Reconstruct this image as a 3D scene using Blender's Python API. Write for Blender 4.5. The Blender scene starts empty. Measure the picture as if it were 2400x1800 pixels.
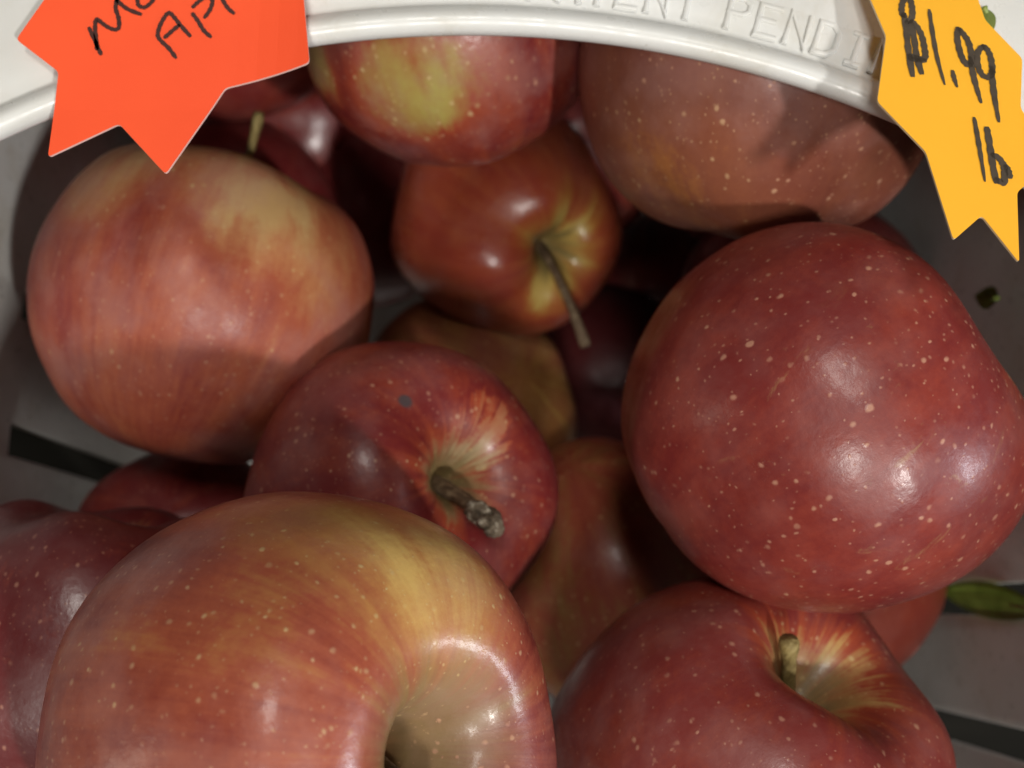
import bpy, bmesh, math, random
from mathutils import Vector, Matrix, Quaternion, noise

scene = bpy.context.scene
col = scene.collection

# ------------------------------------------------------------------ camera
W, H, FPX = 2400.0, 1800.0, 2460.0          # photograph size and focal length in its pixels
PITCH = math.radians(12)                     # camera looks down, 12 degrees off the vertical
CAM = Vector((0.0, 0.0, 0.46))
cam_data = bpy.data.cameras.new('camera')
cam_data.sensor_width = 36.0
cam_data.lens = 36.0 * FPX / W
cam_data.clip_start = 0.01
cam_data.clip_end = 50
cam_data.dof.use_dof = True
cam_data.dof.focus_distance = 0.172
cam_data.dof.aperture_fstop = 15.0
cam = bpy.data.objects.new('camera', cam_data)
cam.location = CAM
cam.rotation_euler = (PITCH, 0, 0)
col.objects.link(cam)
scene.camera = cam
RIGHT = Vector((1, 0, 0))
UP = Vector((0, math.cos(PITCH), math.sin(PITCH)))
FWD = Vector((0, math.sin(PITCH), -math.cos(PITCH)))

def cdir(x, y, z):
    """direction given as (right, up, towards the camera)"""
    return (RIGHT * x + UP * y - FWD * z).normalized()

def P(px, py, d):
    return CAM + RIGHT * ((px - W / 2) / FPX * d) + UP * ((H / 2 - py) / FPX * d) + FWD * d

def on_z(px, py, z):
    r = RIGHT * ((px - W / 2) / FPX) + UP * ((H / 2 - py) / FPX) + FWD
    return CAM + r * ((z - CAM.z) / r.z)

# ------------------------------------------------------------------ world, lamps, exposure
world = bpy.data.worlds.new('World')
scene.world = world
world.use_nodes = True
bg = world.node_tree.nodes['Background']
bg.inputs['Color'].default_value = (1.0, 0.86, 0.72, 1)
bg.inputs['Strength'].default_value = 0.03

TARGET = P(1200, 900, 0.24)
def lamp(name, d, dist, power, color, sx, sy, spin=0):
    l = bpy.data.lights.new(name, 'AREA')
    l.shape = 'RECTANGLE'; l.size = sx; l.size_y = sy
    l.energy = power; l.color = color
    o = bpy.data.objects.new(name, l)
    v = cdir(*d)
    o.location = TARGET + v * dist
    o.rotation_euler = (v.to_track_quat('Z', 'Y') @ Quaternion((0, 0, 1), spin)).to_euler()
    col.objects.link(o)
    return o
lamp('shop_lamp_key', (-0.03, -0.31, 0.95), 2.0, 18, (1.0, 0.96, 0.90), 0.20, 0.34)
lamp('shop_lamp_right', (0.45, -0.37, 0.81), 2.0, 24, (1.0, 0.965, 0.92), 0.07, 0.12)
lamp('shop_lamp_side', (0.94, -0.25, 0.24), 1.8, 13, (0.86, 0.92, 1.0), 0.10, 0.5)
lamp('shop_lamp_left', (-0.95, -0.12, 0.28), 2.0, 3, (1.0, 0.84, 0.66), 0.2, 0.6)
lamp('shop_lamp_top', (-0.02, 0.38, 0.92), 2.2, 14, (1.0, 0.96, 0.89), 0.25, 0.5)

scene.view_settings.view_transform = 'Standard'
scene.view_settings.look = 'None'
scene.view_settings.exposure = 0.0
scene.view_settings.gamma = 1.0
scene.cycles.max_bounces = 8
scene.cycles.use_denoising = True
scene.cycles.adaptive_threshold = 0.02

# ------------------------------------------------------------------ helpers
def tag(o, label=None, cat=None, group=None, kind=None):
    if label: o['label'] = label
    if cat: o['category'] = cat
    if group: o['group'] = group
    if kind: o['kind'] = kind
    return o

def empty(name, loc):
    o = bpy.data.objects.new(name, None)
    o.empty_display_size = 0.01
    o.location = loc
    col.objects.link(o)
    return o

def obj(name, bm_or_mesh, mat, parent=None, smooth=True):
    if isinstance(bm_or_mesh, bmesh.types.BMesh):
        me = bpy.data.meshes.new(name)
        bm_or_mesh.normal_update()
        bm_or_mesh.to_mesh(me); bm_or_mesh.free()
    else:
        me = bm_or_mesh
    if smooth:
        me.polygons.foreach_set('use_smooth', [True] * len(me.polygons))
    for m in (mat if isinstance(mat, (list, tuple)) else [mat]):
        me.materials.append(m)
    o = bpy.data.objects.new(name, me)
    col.objects.link(o)
    if parent is not None:
        o.parent = parent
    return o

class NT:
    """tiny helper to write node trees"""
    def __init__(self, name):
        self.mat = bpy.data.materials.new(name)
        self.mat.use_nodes = True
        self.t = self.mat.node_tree
        self.b = self.t.nodes['Principled BSDF']
    def n(self, typ, **kw):
        nd = self.t.nodes.new(typ)
        for k, v in kw.items(): setattr(nd, k, v)
        return nd
    def l(self, a, b): self.t.links.new(a, b)
    def put(self, sock, v):
        if hasattr(v, 'is_linked') or isinstance(v, bpy.types.NodeSocket): self.l(v, sock)
        else: sock.default_value = v
    def m(self, op, a, b=0.0, c=0.0, clamp=False):
        nd = self.n('ShaderNodeMath', operation=op, use_clamp=clamp)
        for s, v in zip(nd.inputs, (a, b, c)): self.put(s, v)
        return nd.outputs[0]
    def v(self, op, a, b=(0, 0, 0), scale=None):
        nd = self.n('ShaderNodeVectorMath', operation=op)
        self.put(nd.inputs[0], a)
        if scale is not None: self.put(nd.inputs['Scale'], scale)
        else: self.put(nd.inputs[1], b)
        return nd.outputs['Value'] if op in ('DOT_PRODUCT', 'LENGTH', 'DISTANCE') else nd.outputs[0]
    def noise(self, vec, scale, detail=3.0, rough=0.5, dist=0.0):
        nd = self.n('ShaderNodeTexNoise')
        self.put(nd.inputs['Vector'], vec)
        nd.inputs['Scale'].default_value = scale
        nd.inputs['Detail'].default_value = detail
        nd.inputs['Roughness'].default_value = rough
        nd.inputs['Distortion'].default_value = dist
        return nd.outputs['Fac']
    def ss(self, x, a, b, lo=0.0, hi=1.0):
        nd = self.n('ShaderNodeMapRange', interpolation_type='SMOOTHSTEP')
        self.put(nd.inputs[0], x)
        for i, q in zip((1, 2, 3, 4), (a, b, lo, hi)): self.put(nd.inputs[i], q)
        return nd.outputs[0]
    def mix(self, f, a, b):
        nd = self.n('ShaderNodeMix', data_type='RGBA')
        self.put(nd.inputs[0], f); self.put(nd.inputs[6], a); self.put(nd.inputs[7], b)
        return nd.outputs[2]
    def ramp(self, x, stops):
        nd = self.n('ShaderNodeValToRGB')
        e = nd.color_ramp.elements
        while len(e) < len(stops): e.new(0.5)
        for q, (p, c) in zip(e, stops): q.position = p; q.color = (*c, 1)
        self.put(nd.inputs[0], x)
        return nd.outputs[0]
    def bump(self, h, strength, dist):
        nd = self.n('ShaderNodeBump')
        nd.inputs['Strength'].default_value = strength
        nd.inputs['Distance'].default_value = dist
        self.put(nd.inputs['Height'], h)
        return nd.outputs[0]

# ------------------------------------------------------------------ plain materials
def plastic_mat():
    t = NT('white_plastic')
    tc = t.n('ShaderNodeTexCoord').outputs['Object']
    n1 = t.noise(tc, 18, 4, 0.6)
    n2 = t.noise(tc, 260, 3, 0.6)
    c = t.mix(t.ss(n1, 0.35, 0.75), (0.655, 0.66, 0.64, 1), (0.60, 0.595, 0.555, 1))
    specks = t.ss(t.noise(tc, 420, 1, 0.4), 0.74, 0.80)
    c = t.mix(t.m('MULTIPLY', specks, 0.35), c, (0.35, 0.30, 0.22, 1))
    grime = t.m('MULTIPLY', t.ss(t.noise(tc, 60, 5, 0.7, 0.5), 0.50, 0.76), 0.42)
    c = t.mix(grime, c, (0.46, 0.42, 0.33, 1))
    t.l(c, t.b.inputs['Base Color'])
    t.put(t.b.inputs['Roughness'], t.ss(n2, 0.3, 0.7, 0.26, 0.42))
    t.b.inputs['Subsurface Weight'].default_value = 0.10
    t.b.inputs['Subsurface Radius'].default_value = (1, 0.9, 0.75)
    t.b.inputs['Subsurface Scale'].default_value = 0.0015
    h = t.m('ADD', t.m('MULTIPLY', n2, 0.3), t.noise(tc, 45, 2))
    t.l(t.bump(h, 0.12, 0.0006), t.b.inputs['Normal'])
    return t.mat

def card_mat(name, c1, c2):
    t = NT(name)
    tc = t.n('ShaderNodeTexCoord').outputs['Object']
    n = t.noise(tc, 30, 3)
    t.l(t.mix(t.ss(n, 0.3, 0.7), (*c1, 1), (*c2, 1)), t.b.inputs['Base Color'])
    t.b.inputs['Roughness'].default_value = 0.62
    t.b.inputs['Specular IOR Level'].default_value = 0.25
    t.l(t.bump(t.noise(tc, 1600, 2), 0.08, 0.0002), t.b.inputs['Normal'])
    return t.mat

def ink_mat(name, c):
    t = NT(name)
    tc = t.n('ShaderNodeTexCoord').outputs['Object']
    t.l(t.mix(t.noise(tc, 500, 2), (*[q * 0.7 for q in c], 1), (*[q * 1.35 for q in c], 1)), t.b.inputs['Base Color'])
    t.b.inputs['Roughness'].default_value = 0.5
    return t.mat

def stem_mat(name, ca, cb, cc):
    t = NT(name)
    tc = t.n('ShaderNodeTexCoord').outputs['Object']
    mp = t.n('ShaderNodeMapping'); mp.inputs['Scale'].default_value = (1, 1, 0.35)
    t.l(tc, mp.inputs['Vector'])
    n = t.noise(mp.outputs[0], 900, 4, 0.65)
    n2 = t.noise(tc, 260, 2)
    c = t.ramp(n, [(0.3, ca), (0.5, cb), (0.68, cc)])
    c = t.mix(t.ss(n2, 0.5, 0.7), c, (*cb, 1))
    t.l(c, t.b.inputs['Base Color'])
    t.b.inputs['Roughness'].default_value = 0.7
    t.l(t.bump(n, 0.9, 0.0006), t.b.inputs['Normal'])
    return t.mat

PLASTIC = plastic_mat()
RED_CARD = card_mat('red_orange_card', (0.86, 0.095, 0.028), (0.82, 0.085, 0.026))
ORANGE_CARD = card_mat('yellow_orange_card', (0.98, 0.49, 0.035), (0.96, 0.47, 0.032))
CARD_EDGE_R = card_mat('card_edge_pink', (0.80, 0.52, 0.45), (0.74, 0.46, 0.40))
CARD_EDGE_Y = card_mat('card_edge_cream', (0.86, 0.70, 0.46), (0.82, 0.66, 0.42))
INK = ink_mat('brown_black_marker', (0.045, 0.012, 0.008))
INK2 = ink_mat('grey_black_marker', (0.075, 0.058, 0.042))
STEM_DARK = stem_mat('stem_brown', (0.035, 0.02, 0.010), (0.12, 0.075, 0.04), (0.26, 0.19, 0.11))
STEM_GREEN = stem_mat('stem_olive', (0.10, 0.065, 0.02), (0.22, 0.16, 0.05), (0.34, 0.27, 0.11))
STEM_BARK = stem_mat('stem_grey_bark', (0.03, 0.018, 0.010), (0.15, 0.11, 0.07), (0.50, 0.45, 0.35))

# ------------------------------------------------------------------ apple material
def apple_mat(name, seed, red=0.7, streak=0.35, patches=(), stemyellow=0.5, stemr=0.42, dots=1.0, dotscale=8.0,
              R=0.04, bloom=0.25, deep=(0.150, 0.016, 0.016), mid=(0.30, 0.055, 0.024), warm=(0.42, 0.17, 0.04),
              pale=(0.52, 0.36, 0.095), spots=(), rough=0.38, russet=0.0, coat=0.20, hol=0.26):
    """patches: (object-space direction, inner angle, outer angle, strength, (direction stretched along)...)"""
    t = NT(name)
    rnd = random.Random(seed)
    tc = t.n('ShaderNodeTexCoord').outputs['Object']
    p = t.v('SCALE', tc, scale=1.0 / R)
    off = (rnd.uniform(-40, 40), rnd.uniform(-40, 40), rnd.uniform(-40, 40))
    q = t.v('ADD', p, off)
    sx = t.n('ShaderNodeSeparateXYZ'); t.l(p, sx.inputs[0])
    flat = t.n('ShaderNodeCombineXYZ'); t.l(sx.outputs[0], flat.inputs[0]); t.l(sx.outputs[1], flat.inputs[1])
    rho = t.v('LENGTH', flat.outputs[0])
    u = t.v('NORMALIZE', flat.outputs[0])
    wob = t.noise(q, 1.6, 2)
    def streaks(k, zs, detail, rough_):
        a = t.v('SCALE', u, scale=k)
        zc = t.n('ShaderNodeCombineXYZ')
        t.put(zc.inputs[2], t.m('ADD', t.m('MULTIPLY', sx.outputs[2], zs), off[2]))
        vec = t.v('ADD', t.v('ADD', a, zc.outputs[0]), t.v('SCALE', (1, 0.7, 0.2), scale=t.m('MULTIPLY', wob, 1.2)))
        return t.noise(vec, 1.0, detail, rough_)
    s1 = streaks(3.0, 0.9, 4, 0.55)
    s2 = streaks(11.0, 1.3, 5, 0.6)
    s3 = streaks(34.0, 2.6, 3, 0.6)
    mott = t.noise(q, 3.2, 5, 0.62)
    r = t.m('ADD', red, t.m('MULTIPLY', t.m('SUBTRACT', s1, 0.5), streak * 1.5))
    r = t.m('ADD', r, t.m('MULTIPLY', t.m('SUBTRACT', s2, 0.5), streak * 0.9))
    r = t.m('ADD', r, t.m('MULTIPLY', t.m('SUBTRACT', s3, 0.5), streak * 0.42))
    r = t.m('ADD', r, t.m('MULTIPLY', t.m('SUBTRACT', mott, 0.5), 0.50))
    r = t.m('ADD', r, t.m('MULTIPLY', t.m('SUBTRACT', t.noise(q, 24, 4, 0.7), 0.5), 0.24))
    nrm = t.v('NORMALIZE', p)
    jag = t.m('ADD', t.m('MULTIPLY', t.m('SUBTRACT', s2, 0.5), 0.12),
              t.m('ADD', t.m('MULTIPLY', t.m('SUBTRACT', mott, 0.5), 0.17), t.m('MULTIPLY', t.m('SUBTRACT', s3, 0.5), 0.04)))
    for (d, a0, a1, st) in patches:
        dt = t.m('ADD', t.v('DOT_PRODUCT', nrm, tuple(d)), jag)
        f = t.ss(dt, math.cos(a1), math.cos(a0))
        r = t.m('SUBTRACT', r, t.m('MULTIPLY', f, st))
    # yellow-green skin around and inside the stem cavity
    top = t.ss(sx.outputs[2], 0.2, 0.5)
    rj = t.m('ADD', rho, t.m('ADD', t.m('MULTIPLY', t.m('SUBTRACT', s2, 0.5), 0.18), t.m('MULTIPLY', t.m('SUBTRACT', s1, 0.5), 0.45)))
    f = t.m('MULTIPLY', top, t.ss(rj, stemr * 0.35, stemr * 1.15, 1.0, 0.0))
    r = t.m('SUBTRACT', r, t.m('MULTIPLY', f, stemyellow))
    c = t.ramp(r, [(0.05, pale), (0.30, warm), (0.58, mid), (0.92, deep)])
    # greenish russet in the very bottom of the cavity
    f2 = t.m('MULTIPLY', top, t.ss(rj, hol * 0.3, hol, 0.85, 0.0))
    c = t.mix(f2, c, (0.17, 0.13, 0.05, 1))
    # dusty bloom
    bn = t.ss(t.noise(q, 2.1, 4, 0.6), 0.42, 0.70)
    c = t.mix(t.m('MULTIPLY', bn, bloom), c, (0.36, 0.20, 0.18, 1))
    # lenticels: pale pores of uneven size, stretched a little along the meridian
    def pores(scale, thr, keep, strength, seedv):
        vor = t.n('ShaderNodeTexVoronoi', feature='F1')
        pp = t.v('ADD', t.v('MULTIPLY', p, (1, 1, 0.85)), (seedv, -seedv, 2 * seedv))
        pp = t.v('ADD', pp, t.v('SCALE', t.n_vec(q), scale=0.03))
        t.l(pp, vor.inputs['Vector'])
        vor.inputs['Scale'].default_value = scale
        cs = t.n('ShaderNodeSeparateColor'); t.l(vor.outputs['Color'], cs.inputs[0])
        size = t.m('MULTIPLY_ADD', cs.outputs[0], thr * 0.9, thr * 0.55)
        f = t.ss(t.m('DIVIDE', vor.outputs['Distance'], size), 0.30, 1.0, 1.0, 0.0)
        k = t.ss(cs.outputs[1], 1 - keep, 1 - keep + 0.08)
        return t.m('MULTIPLY', t.m('MULTIPLY', f, k), t.m('MULTIPLY_ADD', cs.outputs[2], strength * 0.7, strength * 0.45))
    f = t.m('MAXIMUM', pores(dotscale * 2.0, 0.20, 1.0, dots * 0.9, seed * 1.3), pores(dotscale * 4.0, 0.21, 0.7, dots * 0.55, seed * 2.1 + 5))
    dcol = t.mix(t.ss(r, 0.3, 0.9), (0.52, 0.38, 0.17, 1), (0.43, 0.21, 0.14, 1))
    c = t.mix(t.m('MINIMUM', t.m('MULTIPLY', f, 0.95), 0.85), c, dcol)
    # russet net on scuffed skin
    if russet > 0:
        rn = t.ss(t.noise(t.v('MULTIPLY', q, (1, 1, 0.45)), 7.5, 5, 0.7, 0.6), 0.60, 0.70)
        for (d, a0, a1, st) in spots[:1]:
            rn = t.m('MULTIPLY', rn, t.ss(t.v('DOT_PRODUCT', nrm, tuple(d)), math.cos(a1), math.cos(a0)))
        c = t.mix(t.m('MULTIPLY', rn, russet), c, (0.34, 0.22, 0.09, 1))
    else:
        for (d, a0, a1, colr) in spots:
            f = t.ss(t.v('DOT_PRODUCT', nrm, tuple(d)), math.cos(a1), math.cos(a0))
            c = t.mix(t.m('MULTIPLY', f, 0.85), c, (*colr, 1))
    t.l(c, t.b.inputs['Base Color'])
    fine = t.noise(q, 26, 4, 0.6)
    t.put(t.b.inputs['Roughness'], t.ss(t.noise(q, 5, 4, 0.65), 0.3, 0.75, rough - 0.07, rough + 0.14))
    t.b.inputs['Specular IOR Level'].default_value = 0.42
    t.b.inputs['Coat Weight'].default_value = coat
    t.b.inputs['Coat Roughness'].default_value = 0.18
    hgt = t.m('ADD', t.m('MULTIPLY', fine, 0.5), t.m('ADD', t.m('MULTIPLY', t.noise(q, 7, 3), 0.9), t.m('MULTIPLY', f, 0.25)))
    bmp = t.bump(hgt, 0.12, 0.0011)
    t.l(bmp, t.b.inputs['Normal'])
    t.l(bmp, t.b.inputs['Coat Normal'])
    return t.mat

def _n_vec(self, vec):
    nd = self.n('ShaderNodeTexNoise')
    self.put(nd.inputs['Vector'], vec)
    nd.inputs['Scale'].default_value = 14
    nd.inputs['Detail'].default_value = 2
    return nd.outputs['Color']
NT.n_vec = _n_vec

# ------------------------------------------------------------------ apple shape
PROFILE = [(0.0, 0.44), (0.05, 0.455), (0.10, 0.52), (0.165, 0.64), (0.25, 0.745), (0.36, 0.815), (0.49, 0.835), (0.63, 0.79),
           (0.77, 0.68), (0.89, 0.49), (0.97, 0.25), (1.0, 0.0), (0.98, -0.24), (0.91, -0.47), (0.80, -0.68), (0.66, -0.84),
           (0.51, -0.925), (0.38, -0.935), (0.26, -0.89), (0.15, -0.82), (0.06, -0.79), (0.0, -0.785)]

def catmull(pts, n):
    out = []
    m = len(pts) - 1
    for i in range(n + 1):
        f = i / n * m
        k = min(int(f), m - 1); s = f - k
        p0 = pts[max(k - 1, 0)]; p1 = pts[k]; p2 = pts[k + 1]; p3 = pts[min(k + 2, m)]
        if k == 0: p0 = (-p2[0], p2[1])
        if k == m - 1: p3 = (-p1[0], p1[1])
        out.append(tuple(0.5 * (2 * b + (c - a) * s + (2 * a - 5 * b + 4 * c - d) * s * s + (3 * b - a - 3 * c + d) * s ** 3)
                         for a, b, c, d in zip(p0, p1, p2, p3)))
    return out

def apple_mesh(R, seed, taper=0.0, tall=1.0, lobes=0.03, cav=1.0, lop=0.0, cal=1.0, cavw=1.0, rnd_end=0.0, flat=1.0, nu=128, nv=88):
    rnd = random.Random(seed)
    prof = catmull(PROFILE, nv)
    ph, ph2 = rnd.uniform(0, 6.3), rnd.uniform(0, 6.3)
    so = Vector((rnd.uniform(-9, 9), rnd.uniform(-9, 9), rnd.uniform(-9, 9)))
    verts, faces = [], []
    for j, (rh, z) in enumerate(prof):
        rh = max(rh, 0.0)
        if z > 0.44 and rh < 0.5:                     # depth of the stem cavity
            z = 0.835 - (0.835 - z) * cav
        if z > 0.3 and rh < 0.7:                      # width of the stem cavity
            rh *= 1 + (cavw - 1) * min(1.0, (1 - rh / 0.7) * 1.6) ** 2
        if z < -0.78 and rh < 0.45:                   # depth of the calyx basin
            z = -0.935 - (1 - cal) * 0.03 * (1 - (rh / 0.45) ** 2) + (z + 0.935) * cal
        if z > 0: z *= flat
        if z < 0:                                     # how round the lower end is
            z += rnd_end * (-math.sqrt(max(0.0, 1 - min(1.0, rh) ** 2)) * 0.97 - z)
        w5 = max(0.0, min(1.0, (0.35 - z) / 1.1))     # five lobes grow towards the calyx end
        w2 = max(0.0, min(1.0, z / 0.8))
        if j in (0, nv):
            verts.append(Vector((0, 0, z * tall)) * R)
            continue
        for i in range(nu):
            a = 2 * math.pi * i / nu
            k = 1 + lobes * w5 * math.cos(5 * a + ph) + lobes * 0.6 * w2 * math.cos(3 * a + ph2) + lobes * 0.5 * math.cos(2 * a + ph2 * 1.7)
            k *= 1 - taper * z * 0.5
            x, y = rh * k * math.cos(a), rh * k * math.sin(a)
            zz = z * tall + lop * x + lobes * 0.8 * w5 * math.cos(5 * a + ph) * rh * (-0.6) + lobes * 1.2 * w2 * math.cos(4 * a + ph) * rh
            v = Vector((x, y, zz))
            n = noise.noise(v * 1.3 + so) * 0.035 + noise.noise(v * 3.1 + so) * 0.008
            v = v * (1 + n * min(1.0, rh * 3))
            verts.append(v * R)
    def vid(j, i):
        if j == 0: return 0
        if j == nv: return len(verts) - 1
        return 1 + (j - 1) * nu + i % nu
    for j in range(nv):
        for i in range(nu):
            q = [vid(j, i), vid(j + 1, i), vid(j + 1, i + 1), vid(j, i + 1)]
            q = [x for n_, x in enumerate(q) if x not in q[:n_]]
            faces.append(q)
    me = bpy.data.meshes.new('skin')
    me.from_pydata([tuple(v) for v in verts], [], faces)
    return me

def tube(bm, pts, radii, seg=12, rough=0.0, seed=0, cap=True):
    rnd = random.Random(seed)
    rings = []
    ref = Vector((0.3, 0.8, 0.5)).normalized()
    for i, p in enumerate(pts):
        a = pts[max(i - 1, 0)]; b = pts[min(i + 1, len(pts) - 1)]
        d = (b - a).normalized()
        s = d.cross(ref).normalized(); tt = d.cross(s).normalized()
        ring = []
        for k in range(seg):
            an = 2 * math.pi * k / seg
            rr = radii[i] * (1 + rough * rnd.uniform(-1, 1))
            ring.append(bm.verts.new(p + (s * math.cos(an) + tt * math.sin(an)) * rr))
        rings.append(ring)
    for r0, r1 in zip(rings, rings[1:]):
        for k in range(seg):
            bm.faces.new((r0[k], r0[(k + 1) % seg], r1[(k + 1) % seg], r1[k]))
    if cap:
        bm.faces.new(list(reversed(rings[0]))); bm.faces.new(rings[-1])
    return rings

def bez(p0, p1, p2, n):
    return [p0 * (1 - t) ** 2 + p1 * 2 * t * (1 - t) + p2 * t * t for t in [i / n for i in range(n + 1)]]

def make_stem(R, tip, rad, mat, parent, seed, knob=1.3, z0=0.42, bark=False, bend=None):
    """tip: object-space end point; the stem leaves the cavity floor along the axis and bends to the tip"""
    bm = bmesh.new()
    p0 = Vector((0, 0, z0 * R))
    p1 = bend if bend is not None else Vector((tip.x * 0.25, tip.y * 0.25, p0.z + (tip.z - p0.z) * 0.55))
    n = 18
    pts = bez(p0, p1, tip, n)
    radii = []
    for i in range(n + 1):
        t = i / n
        r = rad * (1.15 - 0.3 * math.sin(min(t * 1.6, 1) * math.pi * 0.5))
        if t > 0.75: r *= 1 + (knob - 1) * ((t - 0.75) / 0.25) ** 1.2
        radii.append(r)
    radii[-1] *= 0.82
    tube(bm, pts, radii, 14, 0.07, seed)
    st = obj('stem', bm, mat, parent)
    if bark:                                  # torn woody end that splits in two
        bm = bmesh.new()
        d = (pts[-1] - pts[-4]).normalized()
        side = d.cross(Vector((0.2, 0.3, 1))).normalized()
        rnd = random.Random(seed)
        bp = [pts[-1] - d * rad * 1.2 + d * (rad * 5.2 * k / 9) + side * rad * (0.3 * math.sin(k)) for k in range(10)]
        tube(bm, bp, [rad * q for q in (0.9, 1.2, 1.35, 1.2, 1.35, 1.25, 1.15, 1.2, 1.0, 0.5)], 16, 0.20, seed + 1)
        fp = [bp[5] + (side * 0.9 + d * 0.2) * (rad * 2.6 * k / 5) for k in range(6)]
        tube(bm, fp, [rad * q for q in (0.9, 0.8, 0.75, 0.7, 0.6, 0.3)], 12, 0.22, seed + 2)
        o2 = bark(st, bp, d, side, rad, bm)
    return st

def make_calyx(R, mat, parent, seed):
    bm = bmesh.new()
    rnd = random.Random(seed)
    z = -0.80 * R
    for k in range(5):
        a = 2 * math.pi * k / 5 + rnd.uniform(-.2, .2)
        d = Vector((math.cos(a), math.sin(a), 0)); s = Vector((-d.y, d.x, 0))
        l = R * 0.16
        pts = [d * R * 0.05 + Vector((0, 0, z)), d * l * 0.7 + Vector((0, 0, z - R * .05)), d * l + Vector((0, 0, z - R * .10))]
        w = [R * .045, R * .04, R * .006]
        prev = None
        for p, ww in zip(pts, w):
            cur = [bm.verts.new(p - s * ww), bm.verts.new(p + s * ww)]
            if prev: bm.faces.new((prev[0], prev[1], cur[1], cur[0]))
            prev = cur
    bmesh.ops.solidify(bm, geom=bm.faces[:], thickness=R * 0.012)
    return obj('calyx', bm, mat, parent)

class Apple:
    def __init__(self, key, px, py, pr, R, axis, spin, label, seed, group=None, shape=None, look=None, patches=(), spots=(), hires=True, calyx=True):
        d = R * FPX / pr
        self.c = P(px, py, d)
        self.R = R
        tow = (CAM - self.c).normalized()
        rgt = RIGHT - tow * RIGHT.dot(tow); rgt.normalize()
        up = tow.cross(rgt)
        self.frame = (rgt, up, tow)
        ax = self.vdir(*axis)
        # spin is measured from the screen's up direction, so the look does not change with the axis
        z = ax
        x = up - z * up.dot(z)
        if x.length < 0.05: x = rgt - z * rgt.dot(z)
        x.normalize()
        y = z.cross(x)
        m = Matrix((x, y, z)).transposed()
        self.rot = m @ Matrix.Rotation(math.radians(spin), 3, 'Z')
        self.root = empty('apple', self.c)
        self.root.rotation_euler = self.rot.to_euler()
        tag(self.root, label, 'apple', group)
        shape = shape or {}; look = dict(look or {})
        mat = apple_mat('apple_skin_' + key, seed, R=R,
                        patches=[(self.obj_dir(u, v, back), a0, a1, st) for (u, v, back, a0, a1, st) in patches],
                        spots=[(self.obj_dir(u, v, 0), a0, a1, c) for (u, v, a0, a1, c) in spots], **look)
        nu, nv = (144, 96) if hires else (72, 48)
        self.skin = obj('skin', apple_mesh(R, seed, nu=nu, nv=nv, **shape), mat, self.root)
        if calyx: make_calyx(R, STEM_DARK, self.root, seed)
    def vdir(self, x, y, z):
        r, u, t = self.frame
        return (r * x + u * y + t * z).normalized()
    def obj_dir(self, u, v, back=0):
        w = math.sqrt(max(0.0, 1 - u * u - v * v)) * (-1 if back else 1)
        return self.rot.transposed() @ self.vdir(u, v, w)
    def local(self, u, v, w):
        """point given in radii along (screen right, screen up, towards the viewer) -> object space"""
        r, up, t = self.frame
        return self.rot.transposed() @ ((r * u + up * v + t * w) * self.R)

# ------------------------------------------------------------------ the table
def table_mat():
    t = NT('dark_table')
    tc = t.n('ShaderNodeTexCoord').outputs['Object']
    mp = t.n('ShaderNodeMapping'); mp.inputs['Scale'].default_value = (1, 9, 1)
    t.l(tc, mp.inputs['Vector'])
    c = t.ramp(t.noise(mp.outputs[0], 6, 5, 0.6), [(0.3, (0.004, 0.004, 0.003)), (0.7, (0.010, 0.009, 0.007))])
    t.l(c, t.b.inputs['Base Color'])
    t.b.inputs['Roughness'].default_value = 0.85
    t.b.inputs['Specular IOR Level'].default_value = 0.08
    return t.mat
bm = bmesh.new()
bmesh.ops.create_cube(bm, size=1, matrix=Matrix.Translation((0, 0, -0.02)) @ Matrix.Diagonal((1.6, 1.2, 0.04, 1)))
bmesh.ops.bevel(bm, geom=bm.edges[:], offset=0.004, segments=2, affect='EDGES')
tag(obj('table', bm, table_mat(), None, False), kind='structure')

# ------------------------------------------------------------------ the tub
ZH = P(1000, 88, 0.196).z                    # height of the cover plate
HX, YB, YF, RC = 0.131, 0.200, -0.125, 0.030 # inner half width, back, front, corner radius
tub = empty('produce_tub', (0, 0, 0.0))
tag(tub, 'white plastic tub holding the apples, with slotted walls and raised lettering on its cover', 'tub')

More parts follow.
